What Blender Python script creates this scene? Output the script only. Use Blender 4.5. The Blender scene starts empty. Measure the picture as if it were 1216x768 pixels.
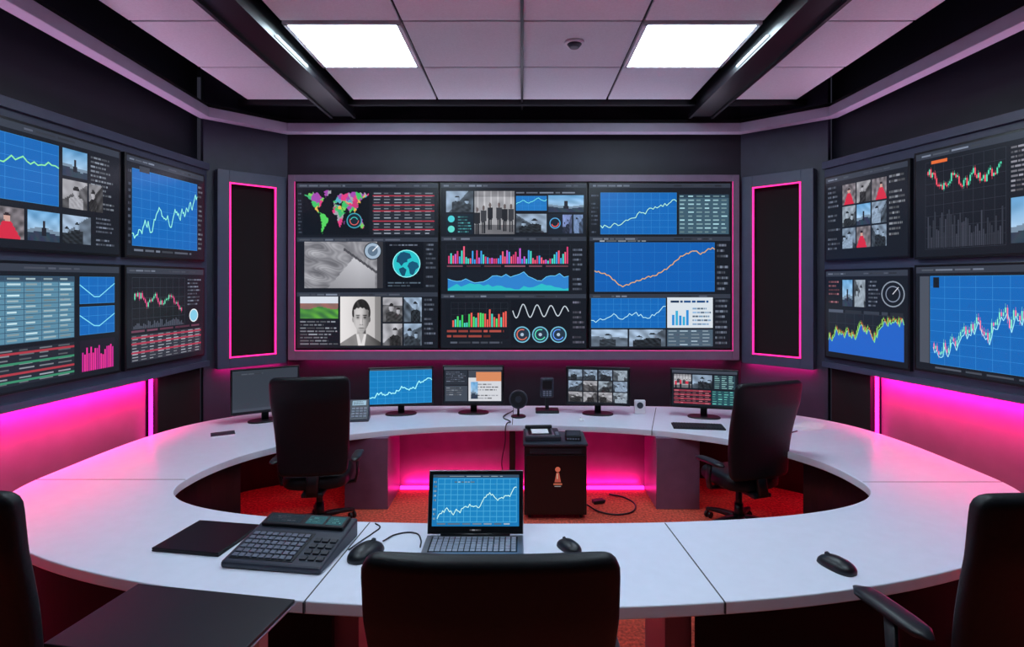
import bpy, bmesh, math, random
import numpy as np
from mathutils import Vector, Matrix
random.seed(7)
scene = bpy.context.scene
try:
    scene.view_settings.view_transform = 'Standard'
except Exception:
    pass

# ------------------------------------------------------------------ utils
def lin(c):
    out = []
    for v in c[:3]:
        v = v / 255.0
        out.append(v / 12.92 if v <= 0.04045 else ((v + 0.055) / 1.055) ** 2.4)
    return tuple(out)

def PM(name, rgb, rough=0.5, metal=0.0, noise=0.0, scale=20.0, bump=0.0, emis=None, estr=0.0, spec=0.5, coat=0.0):
    m = bpy.data.materials.new(name)
    m.use_nodes = True
    nt = m.node_tree
    b = nt.nodes['Principled BSDF']
    col = lin(rgb) + (1,)
    b.inputs['Base Color'].default_value = col
    b.inputs['Roughness'].default_value = rough
    b.inputs['Metallic'].default_value = metal
    b.inputs['Specular IOR Level'].default_value = spec
    b.inputs['Coat Weight'].default_value = coat
    if noise > 0 or bump > 0:
        tc = nt.nodes.new('ShaderNodeTexCoord')
        n = nt.nodes.new('ShaderNodeTexNoise')
        n.inputs['Scale'].default_value = scale
        n.inputs['Detail'].default_value = 4
        nt.links.new(tc.outputs['Object'], n.inputs['Vector'])
        if noise > 0:
            r = nt.nodes.new('ShaderNodeValToRGB')
            r.color_ramp.elements[0].position = 0.3
            r.color_ramp.elements[1].position = 0.7
            r.color_ramp.elements[0].color = tuple(v * (1 - noise) for v in col[:3]) + (1,)
            r.color_ramp.elements[1].color = tuple(min(1, v * (1 + noise)) for v in col[:3]) + (1,)
            nt.links.new(n.outputs['Fac'], r.inputs['Fac'])
            nt.links.new(r.outputs['Color'], b.inputs['Base Color'])
        if bump > 0:
            bp = nt.nodes.new('ShaderNodeBump')
            bp.inputs['Strength'].default_value = bump
            bp.inputs['Distance'].default_value = 0.01
            nt.links.new(n.outputs['Fac'], bp.inputs['Height'])
            nt.links.new(bp.outputs['Normal'], b.inputs['Normal'])
    if emis is not None:
        b.inputs['Emission Color'].default_value = lin(emis) + (1,)
        b.inputs['Emission Strength'].default_value = estr
    return m

def link(ob, parent=None):
    scene.collection.objects.link(ob)
    if parent is not None:
        ob.parent = parent
    return ob

def empty(name, loc=(0, 0, 0), rz=0.0, parent=None, s=1.0):
    e = bpy.data.objects.new(name, None)
    e.empty_display_size = 0.1
    e.location = loc
    e.rotation_euler = (0, 0, rz)
    e.scale = (s, s, s)
    return link(e, parent)

def mesh(name, verts, faces, mat, parent=None, loc=(0, 0, 0), rot=(0, 0, 0), smooth=False, bevel=0.0, seg=2):
    me = bpy.data.meshes.new(name)
    me.from_pydata([tuple(v) for v in verts], [], faces)
    me.validate()
    bm = bmesh.new(); bm.from_mesh(me)
    bmesh.ops.recalc_face_normals(bm, faces=bm.faces)
    bm.to_mesh(me); bm.free()
    if mat:
        me.materials.append(mat)
    if smooth:
        me.polygons.foreach_set('use_smooth', [True] * len(me.polygons))
    ob = bpy.data.objects.new(name, me)
    ob.location = loc
    ob.rotation_euler = rot
    if bevel > 0:
        md = ob.modifiers.new('bevel', 'BEVEL')
        md.width = bevel; md.segments = seg; md.limit_method = 'ANGLE'; md.angle_limit = math.radians(40)
    return link(ob, parent)

BF = [(0, 1, 3, 2), (4, 6, 7, 5), (0, 4, 5, 1), (2, 3, 7, 6), (0, 2, 6, 4), (1, 5, 7, 3)]
def boxv(x0, x1, y0, y1, z0, z1):
    return [(x, y, z) for x in (x0, x1) for y in (y0, y1) for z in (z0, z1)]

def box(name, x0, x1, y0, y1, z0, z1, mat, parent=None, bevel=0.0, loc=(0, 0, 0), rot=(0, 0, 0)):
    return mesh(name, boxv(x0, x1, y0, y1, z0, z1), BF, mat, parent, loc, rot, bevel=bevel)

def boxes(name, lst, mat, parent=None, bevel=0.0, loc=(0, 0, 0), rot=(0, 0, 0)):
    V = []; F = []
    for b in lst:
        o = len(V)
        V += boxv(*b)
        F += [tuple(i + o for i in f) for f in BF]
    return mesh(name, V, F, mat, parent, loc, rot, bevel=bevel)

def loft(name, rings, mat, parent=None, loc=(0, 0, 0), rot=(0, 0, 0), smooth=True):
    n = len(rings[0]); V = []; F = []
    for r in rings:
        V += [tuple(p) for p in r]
    for j in range(len(rings) - 1):
        for i in range(n):
            a = j * n + i; b = j * n + (i + 1) % n
            F.append((a, b, b + n, a + n))
    F.append(tuple(range(n)))
    F.append(tuple((len(rings) - 1) * n + i for i in range(n)))
    ob = mesh(name, V, F, mat, parent, loc, rot, smooth=smooth)
    return ob

def se(w, d, p=4.0, n=32, cx=0, cy=0, z=0):
    out = []
    for i in range(n):
        t = 2 * math.pi * (i + .5) / n
        c, s = math.cos(t), math.sin(t)
        out.append((cx + w * math.copysign(abs(c) ** (2 / p), c), cy + d * math.copysign(abs(s) ** (2 / p), s), z))
    return out

def cyl(name, r, z0, z1, mat, parent=None, cx=0, cy=0, n=24, r2=None, loc=(0, 0, 0), rot=(0, 0, 0), bev=0.0):
    r2 = r if r2 is None else r2
    ob = loft(name, [se(r, r, 2, n, cx, cy, z0), se(r2, r2, 2, n, cx, cy, z1)], mat, parent, loc, rot, smooth=False)
    me = ob.data
    for p in me.polygons:
        if len(p.vertices) == 4:
            p.use_smooth = True
    if bev > 0:
        md = ob.modifiers.new('bevel', 'BEVEL'); md.width = bev; md.segments = 2; md.limit_method = 'ANGLE'
    return ob

def tube(name, pts, r, mat, parent=None, smooth=True):
    cu = bpy.data.curves.new(name, 'CURVE'); cu.dimensions = '3D'
    sp = cu.splines.new('BEZIER' if smooth else 'POLY')
    if smooth:
        sp.bezier_points.add(len(pts) - 1)
        for p, q in zip(sp.bezier_points, pts):
            p.co = q; p.handle_left_type = p.handle_right_type = 'AUTO'
    else:
        sp.points.add(len(pts) - 1)
        for p, q in zip(sp.points, pts):
            p.co = tuple(q) + (1,)
    cu.bevel_depth = r; cu.bevel_resolution = 3; cu.resolution_u = 10
    cu.materials.append(mat)
    tmp = bpy.data.objects.new(name + '_c', cu)
    scene.collection.objects.link(tmp)
    bpy.context.view_layer.update()
    dg = bpy.context.evaluated_depsgraph_get()
    me = bpy.data.meshes.new_from_object(tmp.evaluated_get(dg))
    bpy.data.objects.remove(tmp)
    ob = bpy.data.objects.new(name, me)
    return link(ob, parent)

def arealight(name, loc, rot, sx, sy, energy, rgb, parent=None):
    l = bpy.data.lights.new(name, 'AREA')
    l.shape = 'RECTANGLE'; l.size = sx; l.size_y = sy; l.energy = energy; l.color = lin(rgb)
    ob = bpy.data.objects.new(name, l)
    ob.location = loc; ob.rotation_euler = rot
    return link(ob, parent)

# ------------------------------------------------------------------ materials
M_wall = PM('wall_paint', (27, 29, 39), 0.55, noise=0.12, scale=6)
M_wall2 = PM('wall_paint_side', (26, 29, 40), 0.5, noise=0.12, scale=5)
M_wallp = PM('niche_wall_paint', (52, 54, 72), 0.5, noise=0.1, scale=5)
M_glowcatch = PM('glow_catch_mauve', (120, 92, 112), 0.5, noise=0.06, scale=5)  # lightened mauve, chosen to make the pink LED glow stronger
M_black = PM('void_black', (6, 6, 8), 0.9)
M_frame = PM('display_surround', (68, 74, 96), 0.42, noise=0.06, scale=8)
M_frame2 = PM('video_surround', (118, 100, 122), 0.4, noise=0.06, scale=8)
M_trim = PM('cornice', (172, 168, 188), 0.45, noise=0.04, scale=8)
M_tile = PM('ceiling_tile_mat', (224, 230, 234), 0.85, noise=0.04, scale=60, bump=0.15)
M_beam = PM('beam_black', (12, 14, 19), 0.4, noise=0.1)
M_bezel = PM('bezel_black', (12, 13, 17), 0.3, noise=0.05)
M_desk = PM('desk_white', (220, 224, 240), 0.3, noise=0.02, scale=12)
M_seam = PM('seam_dark', (50, 48, 58), 0.7)
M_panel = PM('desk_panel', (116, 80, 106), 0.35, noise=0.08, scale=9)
M_apron = PM('desk_apron', (30, 15, 23), 0.3, noise=0.1)
M_leather = PM('black_leather', (8, 12, 18), 0.5, noise=0.15, scale=45, bump=0.12, spec=.35)
M_plastic = PM('black_plastic', (15, 18, 24), 0.42, noise=0.08, scale=40)
M_dplastic = PM('grey_plastic', (46, 50, 62), 0.4, noise=0.06, scale=40)
M_key = PM('keycap', (120, 126, 140), 0.5, noise=0.05)
M_keyd = PM('keycap_dark', (38, 40, 48), 0.5, noise=0.05)
M_silver = PM('silver', (176, 180, 190), 0.3, metal=0.9, noise=0.03)
M_white = PM('white_plastic', (225, 225, 230), 0.4, noise=0.02)
M_paper = PM('paper', (228, 228, 234), 0.8, noise=0.02)
M_pink = PM('led_pink', (255, 60, 160), 0.5, emis=(255, 30, 130), estr=2.0)
M_pinkhot = PM('led_pink_hot', (255, 60, 170), 0.5, emis=(255, 32, 160), estr=6.0)
M_light = PM('light_diffuser', (240, 250, 255), 0.5, emis=(218, 242, 255), estr=21.0)
M_wstrip = PM('white_strip', (240, 250, 255), 0.5, emis=(226, 246, 255), estr=2.0)  # self-glowing white for the thin beam strips
M_carpet = PM('carpet_red', (188, 74, 54), 0.95, noise=0.55, scale=45, bump=0.6)

def screen_material():
    m = bpy.data.materials.new('screen_pixels'); m.use_nodes = True
    nt = m.node_tree; b = nt.nodes['Principled BSDF']
    a = nt.nodes.new('ShaderNodeVertexColor'); a.layer_name = 'Col'
    b.inputs['Base Color'].default_value = (0.004, 0.004, 0.005, 1)
    b.inputs['Roughness'].default_value = 0.25
    b.inputs['Specular IOR Level'].default_value = 0.25
    nt.links.new(a.outputs['Color'], b.inputs['Emission Color'])
    b.inputs['Emission Strength'].default_value = 1.2
    return m
M_screen = screen_material()

# ------------------------------------------------------------------ screen artwork canvas
class Canvas:
    """flat artwork, size w x h metres; artwork units (ox,oy)-(ox+uw,oy+uh), y down"""
    def __init__(s, w, h, ox=0, oy=0, uw=1, uh=1):
        s.w, s.h, s.ox, s.oy, s.uw, s.uh = w, h, ox, oy, uw, uh
        s.V = []; s.F = []; s.C = []; s.k = 0
        s.rng = random.Random(int(w * 1000 + ox * 7 + oy * 13 + uw))
    def m(s, x, y):
        return ((x - s.ox) / s.uw * s.w, s.h - (y - s.oy) / s.uh * s.h)
    def nl(s):
        s.k += 1
    def quad(s, P, c):
        o = len(s.V); y = -0.00006 * s.k
        s.V += [(p[0], y, p[1]) for p in P]
        s.F.append(tuple(range(o, o + len(P)))); s.C.append(lin(c))
    def rect(s, x0, y0, x1, y1, c, nl=True):
        if nl: s.nl()
        a = s.m(x0, y0); b = s.m(x1, y1)
        s.quad([(a[0], b[1]), (b[0], b[1]), (b[0], a[1]), (a[0], a[1])], c)
    def poly(s, pts, c, nl=True):
        if nl: s.nl()
        s.quad([s.m(*p) for p in pts], c)
    def line(s, pts, wd, c, nl=True):
        if nl: s.nl()
        P = [s.m(*p) for p in pts]
        for a, b in zip(P[:-1], P[1:]):
            dx, dy = b[0] - a[0], b[1] - a[1]
            L = math.hypot(dx, dy) or 1e-6
            nx, ny = -dy / L * wd / 2, dx / L * wd / 2
            ex, ey = dx / L * wd * .3, dy / L * wd * .3
            s.quad([(a[0] - ex - nx, a[1] - ey - ny), (b[0] + ex - nx, b[1] + ey - ny), (b[0] + ex + nx, b[1] + ey + ny), (a[0] - ex + nx, a[1] - ey + ny)], c)
    def ring(s, cx, cy, r, wd, c, a0=0, a1=360):
        pts = []
        sc = (s.h / s.uh) / (s.w / s.uw)
        for i in range(25):
            t = math.radians(a0 + (a1 - a0) * i / 24)
            pts.append((cx + r * math.cos(t) * sc, cy + r * math.sin(t)))
        s.line(pts, wd, c)
    def disc(s, cx, cy, r, c):
        sc = (s.h / s.uh) / (s.w / s.uw)
        s.poly([(cx + r * math.cos(2 * math.pi * i / 24) * sc, cy - r * math.sin(2 * math.pi * i / 24)) for i in range(24)], c)
    def text(s, x0, y0, x1, y1, rows, c=(120, 130, 150), fill=.6, hh=.42):
        c = tuple(v * .8 for v in c)
        s.nl(); rh = (y1 - y0) / rows
        for r in range(rows):
            if rows > 5 and s.rng.random() < .12: continue
            x = x0; xe = x0 + (x1 - x0) * (fill + (1 - fill) * s.rng.random()); ww = (x1 - x0)
            while x < xe:
                l = ww * s.rng.uniform(.05, .24)
                y = y0 + r * rh + rh * .28
                k = s.rng.uniform(.5, 1.15)
                s.rect(x, y, min(x + l, xe, x1), y + rh * hh, tuple(min(255, v * k) for v in c), nl=False)
                x += l + ww * .03
    def table(s, x0, y0, x1, y1, rows, cols, bg, fg, head=None, linec=None):
        s.rect(x0, y0, x1, y1, bg)
        rh = (y1 - y0) / rows; cw = (x1 - x0) / cols
        if linec:
            s.nl()
            for r in range(rows):
                if r % 2 == 0: s.rect(x0, y0 + r * rh, x1, y0 + (r + .82) * rh, linec, nl=False)
        if head: s.rect(x0, y0, x1, y0 + rh * .9, head)
        s.nl()
        for r in range(rows):
            for q in range(cols):
                k = s.rng.uniform(.6, 1.1)
                s.rect(x0 + q * cw + cw * .1, y0 + r * rh + rh * .3, x0 + q * cw + cw * s.rng.uniform(.5, .85), y0 + r * rh + rh * .62, tuple(min(255, v * k) for v in fg), nl=False)
    def grid(s, x0, y0, x1, y1, nx, ny, c, wd=.003):
        s.nl()
        for i in range(nx + 1):
            x = x0 + (x1 - x0) * i / nx; s.line([(x, y0), (x, y1)], wd, c, nl=False)
        for i in range(ny + 1):
            y = y0 + (y1 - y0) * i / ny; s.line([(x0, y), (x1, y)], wd, c, nl=False)
    def walk(s, n, a=.85, b=.15, amp=.06, seed=1, mid=None):
        r = random.Random(seed); out = []; w = 0
        for i in range(n):
            t = i / (n - 1)
            base = a + (b - a) * t
            if mid is not None:
                base = a * (1 - t) ** 2 + 2 * mid * t * (1 - t) + b * t * t
            w = w * .8 + r.uniform(-amp, amp)
            out.append((t, min(.97, max(.03, base + w))))
        return out
    def chart(s, x0, y0, x1, y1, pts, c=(120, 230, 220), bg=(20, 96, 176), gc=(50, 130, 205), nx=8, ny=6, wd=.008, area=None):
        s.rect(x0, y0, x1, y1, bg)
        if gc: s.grid(x0, y0, x1, y1, nx, ny, gc)
        P = [(x0 + (x1 - x0) * p[0], y0 + (y1 - y0) * p[1]) for p in pts]
        if area:
            s.nl()
            for a, b in zip(P[:-1], P[1:]):
                s.poly([(a[0], y1), (b[0], y1), b, a], area, nl=False)
        if c: s.line(P, wd, c)
    def bars(s, x0, y0, x1, y1, n, cols, seed=1, lo=.15, hi=1.0, env=None):
        r = random.Random(seed); s.nl(); w = (x1 - x0) / n
        for i in range(n):
            h = r.uniform(lo, hi)
            if env: h *= env(i / n)
            s.rect(x0 + i * w + w * .15, y1 - (y1 - y0) * h, x0 + (i + 1) * w - w * .15, y1, cols[r.randrange(len(cols))], nl=False)
    def candles(s, x0, y0, x1, y1, pts, up=(70, 220, 170), dn=(235, 90, 120), wd=.6, seed=3, wick=True):
        r = random.Random(seed); s.nl(); n = len(pts); w = (x1 - x0) / n; H = y1 - y0
        for i in range(n - 1):
            a = pts[i][1]; b = pts[i + 1][1]
            if abs(a - b) < .03: b = a + .03 * (1 if b >= a else -1)
            c = up if b < a else dn
            xx = x0 + i * w
            s.rect(xx + w * (1 - wd) / 2, y0 + min(a, b) * H, xx + w * (1 + wd) / 2, y0 + max(a, b) * H, c, nl=False)
            if wick:
                s.rect(xx + w * .44, y0 + (min(a, b) - r.uniform(0.01, .05)) * H, xx + w * .56, y0 + (max(a, b) + r.uniform(0.01, .05)) * H, c, nl=False)
    def raster(s, x0, y0, x1, y1, nx, ny, fn):
        s.nl()
        for j in range(ny):
            for i in range(nx):
                c = fn((i + .5) / nx, (j + .5) / ny)
                s.rect(x0 + (x1 - x0) * i / nx, y0 + (y1 - y0) * j / ny, x0 + (x1 - x0) * (i + 1) / nx, y0 + (y1 - y0) * (j + 1) / ny, c, nl=False)
    def build(s, name, parent, loc=(0, 0, 0), rot=(0, 0, 0)):
        me = bpy.data.meshes.new(name)
        me.from_pydata(s.V, [], s.F)
        ca = me.color_attributes.new('Col', 'FLOAT_COLOR', 'CORNER')
        data = np.ones((len(me.loops), 4), dtype=np.float32)
        k = 0
        for f, c in zip(s.F, s.C):
            n = len(f); data[k:k + n, :3] = c; k += n
        ca.data.foreach_set('color', data.ravel())
        me.materials.append(M_screen)
        ob = bpy.data.objects.new(name, me)
        ob.location = loc; ob.rotation_euler = rot
        return link(ob, parent)

def clampc(v): return max(0, min(255, v))
def nz(seed):
    r = random.Random(seed)
    T = [(r.uniform(2, 22), r.uniform(2, 22), r.uniform(0, 6.3), r.choice((-1, 1))) for _ in range(9)]
    def f(u, v):
        return sum(math.sin(a * u + d * b * v + p) / (1 + i * .35) for i, (a, b, p, d) in enumerate(T)) / 3.2
    return f
def P_mono(seed, base=115, tint=None):
    """news photo: a person (head and shoulders) in front of shaded planes"""
    n = nz(seed); r = random.Random(seed + 9)
    if tint is None: tint = r.choice([(1, 1, 1.04), (.86, .98, 1.12), (.92, 1, 1.08)])
    cx = r.uniform(.3, .7); hy = r.uniform(.28, .42); dk = r.choice((40, 55, 150)); hs = r.uniform(.09, .14)
    sl = r.uniform(-1.4, 1.4); off = r.uniform(.3, .7); two = r.random() < .5
    def fig(u, v, cx, hy, hs, g):
        if ((u - cx) / hs) ** 2 + ((v - hy) / (hs * 1.35)) ** 2 < 1:
            return 165 - 50 * max(0, (u - cx) / hs) if v > hy - hs * .4 else 36
        if v > hy + hs * 1.2 and abs(u - cx) < min(hs * 2.1, hs * .6 + (v - hy - hs * 1.2) * 2.2): return dk + 22 * n(u * 2, v * 2)
        return g
    def f(u, v):
        g = base + 34 * n(u * .8, v * .8) + (32 if v < off + sl * (u - .5) else -38)
        g = fig(u, v, cx, hy, hs, g)
        if two: g = fig(u, v, cx - .36 if cx > .5 else cx + .36, hy + .14, hs * .8, g)
        return tuple(clampc(g * t) for t in tint)
    return f
def P_sky(seed, fig=True):
    n = nz(seed)
    def f(u, v):
        if fig and ((u - .5) / .045) ** 2 + ((v - .38) / .06) ** 2 < 1: return (40, 34, 40)
        if fig and abs(u - .5) < .04 + .12 * max(0, v - .42) and .42 < v < .8: return (30, 32, 42)
        h = .72 + .06 * math.sin(5 * u + seed)
        if v > h: return (46 + 10 * n(u * 2, v), 58 + 10 * n(u, v), 76)
        if v > h - .12: return (110, 130, 150)
        k = n(u * .7, v) * 25
        return (clampc(95 + 85 * v + k), clampc(150 + 50 * v + k), clampc(195 + 25 * v + k))
    return f
def P_people(seed, red=False):
    n = nz(seed); r = random.Random(seed)
    figs = [((i + .5) / 6 + r.uniform(-.03, .03), r.uniform(.35, .5)) for i in range(6)]
    def f(u, v):
        for i, (cx, t) in enumerate(figs):
            if ((u - cx) / .03) ** 2 + ((v - t + .06) / .06) ** 2 < 1: return (94, 84, 84)
            if abs(u - cx) < .05 + .02 * (v < t + .25) and t < v < t + .28:
                return (190, 50, 70) if red and i % 2 == 0 else (34 + 20 * (i % 2), 36 + 20 * (i % 2), 42 + 20 * (i % 2))
            if t + .28 <= v < t + .52 and .008 < abs(u - cx) < .042: return (30, 32, 38)
        g = 150 + 16 * n(u, v) - 50 * (v > .78) + (30 if abs((u * 6) % 1 - .5) < .1 and v < .5 else 0) - (30 if v < .14 else 0)
        return (clampc(g), clampc(g), clampc(g + 5))
    return f
def P_red(seed):
    n = nz(seed); r = random.Random(seed); cx = r.uniform(.35, .65)
    def f(u, v):
        if ((u - cx) / .1) ** 2 + ((v - .33) / .14) ** 2 < 1: return (190, 150, 140) if v > .28 else (40, 30, 34)
        if v > .46 and abs(u - cx) < .12 + .5 * (v - .46): return (196, 40, 64)
        g = 105 + 40 * n(u, v); return (clampc(g), clampc(g * .95), clampc(g))
    return f
NL = nz(5)
def P_land(u, v):
    n = NL(u, v)
    if v < .3: return (200, 205, 215)
    if v < .52 + .06 * math.sin(9 * u): return (130 + 20 * n, 96, 90)
    return (70 + 25 * n, clampc(130 + 40 * n), 60)
NP = nz(23)
def sst(a, b, x):
    t = max(0, min(1, (x - a) / (b - a))); return t * t * (3 - 2 * t)
def P_portrait(u, v):
    x = (u - .52); y = v
    g = 214 - 40 * u + 3 * NP(u * .4, v * .4)
    if x > .33: g = 130 - 60 * (u - .85)
    def mix(g, t, k): return g + (t - g) * k
    g = mix(g, 118 - 60 * x / .12, (1 - sst(.1, .12, abs(x))) * sst(.58, .62, y))
    w = .15 + max(0, (y - .76)) * 1.9
    sh = sst(.75, .775, y) * (1 - sst(w - .01, w + .01, abs(x)))
    g = mix(g, 126 - 150 * max(0, x) + 8 * NP(u, v), sh)
    g = mix(g, 205, sh * (1 - sst(.12 - (y - .76) * .2, .135 - (y - .76) * .2, abs(x))))
    g = mix(g, 165, sst(.74, .77, y) * (1 - sst(.065, .08, abs(x) + (y - .76) * .35)))
    for q, t in ((-1, 140), (1, 84)):
        e = ((x - q * .2) / .026) ** 2 + ((y - .465) / .062) ** 2
        g = mix(g, t, 1 - sst(.8, 1.2, e))
    jw = .197 - .62 * max(0, y - .54) ** 1.35
    fe = (x / jw) ** 2 + ((y - .44) / .325) ** 2
    f = 184 - 84 * sst(.0, .2, x) - 22 * sst(.12, .2, -x) - 24 * sst(.6, .76, y) + 10 * math.exp(-((x + .06) / .07) ** 2 - ((y - .33) / .06) ** 2)
    for ex in (-.085, .085):
        f -= 34 * math.exp(-((x - ex) / .055) ** 2 - ((y - .42) / .035) ** 2)
        f -= 105 * math.exp(-((x - ex) / .05) ** 4 - ((y - .385 + 1.2 * (x - ex) ** 2) / .012) ** 2)
        f -= 100 * math.exp(-((x - ex) / .032) ** 4 - ((y - .43) / .013) ** 2)
        f -= 18 * math.exp(-((x - ex) / .045) ** 2 - ((y - .465) / .01) ** 2)
    f -= 34 * math.exp(-((x - .028) / .013) ** 2 - ((y - .5) / .06) ** 2)
    f += 22 * math.exp(-((x + .003) / .013) ** 2 - ((y - .51) / .07) ** 2)
    for q in (-.026, .026): f -= 70 * math.exp(-((x - q) / .014) ** 2 - ((y - .573) / .008) ** 2)
    f -= 22 * math.exp(-(x / .055) ** 2 - ((y - .583) / .012) ** 2)
    f -= 78 * math.exp(-(x / .07) ** 4 - ((y - .648 + .5 * x * x) / .008) ** 2)
    f -= 30 * math.exp(-(x / .055) ** 4 - ((y - .632) / .01) ** 2) + 18 * math.exp(-(x / .05) ** 4 - ((y - .668) / .012) ** 2) + 20 * math.exp(-(x / .05) ** 2 - ((y - .695) / .01) ** 2)
    g = mix(g, f, 1 - sst(.92, 1.05, fe))
    he = (x / .228) ** 2 + ((y - .33) / .28) ** 2
    hl = .225 + 1.6 * (x + .02) ** 2 + .01 * math.sin(x * 70)
    hk = max(1 - sst(hl - .01, hl + .012, y), sst(.172, .19, abs(x)) * (1 - sst(.4, .43, y)))
    hg = 34 + 26 * max(0, math.sin(38 * u - 16 * v)) * max(0, 1 - abs(x + .07) / .16)
    g = mix(g, hg, (1 - sst(.93, 1.04, he)) * hk)
    return (clampc(g), clampc(g * .985), clampc(g * .985))
CT = [[(-165, 65), (-125, 70), (-95, 72), (-80, 65), (-60, 52), (-68, 45), (-80, 32), (-81, 25), (-90, 30), (-97, 25), (-88, 16), (-80, 8), (-95, 15), (-108, 24), (-122, 36), (-125, 48), (-150, 60)],
      [(-78, 8), (-60, 8), (-50, 0), (-35, -7), (-40, -20), (-55, -33), (-65, -45), (-70, -54), (-73, -40), (-71, -20), (-80, -5)],
      [(-16, 15), (-8, 33), (10, 37), (32, 31), (43, 11), (51, 11), (40, -5), (35, -22), (20, -34), (13, -18), (9, 3), (-8, 5)],
      [(-9, 37), (-9, 44), (0, 49), (8, 56), (10, 63), (25, 71), (40, 67), (50, 60), (45, 45), (30, 45), (25, 37), (15, 40), (5, 43)],
      [(40, 67), (70, 72), (110, 75), (140, 72), (178, 67), (160, 58), (142, 54), (130, 42), (121, 38), (121, 28), (108, 20), (105, 10), (100, 14), (92, 22), (80, 8), (72, 20), (60, 25), (45, 13), (35, 30), (36, 37), (45, 45), (50, 60)],
      [(115, -22), (130, -12), (142, -11), (153, -27), (147, -38), (130, -32), (116, -34)],
      [(-50, 60), (-25, 70), (-20, 80), (-55, 80), (-60, 75)], [(45, -15), (50, -16), (47, -25), (44, -22)], [(95, 5), (120, 2), (140, -5), (115, -8), (100, -3)]]
def inpoly(x, y, P):
    r = False; j = len(P) - 1
    for i in range(len(P)):
        if (P[i][1] > y) != (P[j][1] > y) and x < (P[j][0] - P[i][0]) * (y - P[i][1]) / (P[j][1] - P[i][1]) + P[i][0]: r = not r
        j = i
    return r
rc = random.Random(12)
CELLS = [(rc.uniform(-170, 180), rc.uniform(-55, 78), rc.choice([(60, 180, 96), (60, 170, 110), (206, 60, 120), (186, 56, 110), (216, 170, 80), (150, 150, 160), (80, 160, 180), (110, 190, 90), (150, 70, 160)])) for _ in range(140)]
NM = nz(77)
def P_world(u, v):
    lo = -172 + 352 * u + 4 * NM(u * 5, v * 5); la = 80 - 138 * v + 4 * NM(v * 5, u * 5)
    for P in CT:
        if inpoly(lo, la, P):
            c = min(CELLS, key=lambda q: (q[0] - lo) ** 2 + 2 * (q[1] - la) ** 2)
            if P is CT[1]: return (80, 195, 90)
            return c[2]
    return (15, 20, 27)
def P_map(u, v):
    g = 128 + 36 * NM(u * 1.1, v * 1.1) + 10 * math.sin(34 * (u + .4 * NM(u, v)))
    if v > .3 and v - .3 > 1.2 * (u - .62) and u + v * .5 > .8 and u < .9: g = 190 - 60 * (v - .3) - 40 * abs(u - .7)
    if abs(v - .3 - 1.2 * (u - .62)) < .03 and u > .5: g = 70
    if u > .93: g = 50
    return (clampc(g), clampc(g), clampc(g + 6))

BG = (22, 26, 34)
TX = (130, 140, 160)
BLUE = (20, 96, 172)
GRID = (52, 134, 200)

# ---------------------------------------------------------------- room shell
box('floor', -4.6, 5.9, -1.6, 7.4, -0.06, 0, M_carpet)
box('ceiling', -4.6, 5.9, -1.6, 7.4, 4.9, 4.98, M_black)
box('wall_back', -2.98, 2.78, 7.1, 7.2, 0, 4.9, M_wall)
box('wall_front', -4.6, 5.9, -1.6, -1.5, 0, 4.9, M_wall)

LA = math.atan2(1, .083); RA = math.atan2(-1, .268)
Lw = (-3.78, 4.07); Rw = (3.421, 6.30)
box('wall_left', -5.6, 2.42, .18, .28, 0, 4.9, M_wall2, loc=(Lw[0], Lw[1], 0), rot=(0, 0, LA))
box('wall_right', -.12, 8.1, .18, .28, 0, 4.9, M_wall2, loc=(Rw[0], Rw[1], 0), rot=(0, 0, RA))

def chamfer_wall(name, A, B):
    a = math.atan2(B[1] - A[1], B[0] - A[0]); L = math.hypot(B[0] - A[0], B[1] - A[1])
    box(name, -.05, L + .05, .06, .16, 0, 4.9, M_wallp, loc=(A[0], A[1], 0), rot=(0, 0, a))
    e = empty('light_framed_wall_niche', (A[0], A[1], 0), a)
    x0, x1 = .07 * L, .93 * L
    i0, i1 = .21 * L, .79 * L
    z0, z1, j0, j1 = 1.2, 3.5, 1.32, 3.36
    boxes('surround', [(x0, i0, -.06, .06, z0, z1), (i1, x1, -.06, .06, z0, z1), (i0, i1, -.06, .06, z0, j0), (i0, i1, -.06, .06, j1, z1)], M_frame, e, bevel=.004)
    box('dark_recess_panel', i0, i1, .03, .055, j0, j1, M_black, e)
    t = .014
    boxes('led_outline', [(i0, i0 + t, -.068, -.045, j0, j1), (i1 - t, i1, -.068, -.045, j0, j1), (i0, i1, -.068, -.045, j0, j0 + t), (i0, i1, -.068, -.045, j1 - t, j1)], M_pink, e)
    arealight('led_wash', (L / 2, 0, 1.19), (math.radians(25), 0, 0), L * .8, .04, 3.2, (255, 30, 130), e)
    return e, L
chamfer_wall('wall_back_left', (-3.57, 6.42), (-2.92, 7.06))
chamfer_wall('wall_back_right', (2.72, 7.06), (3.40, 6.38))

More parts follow.
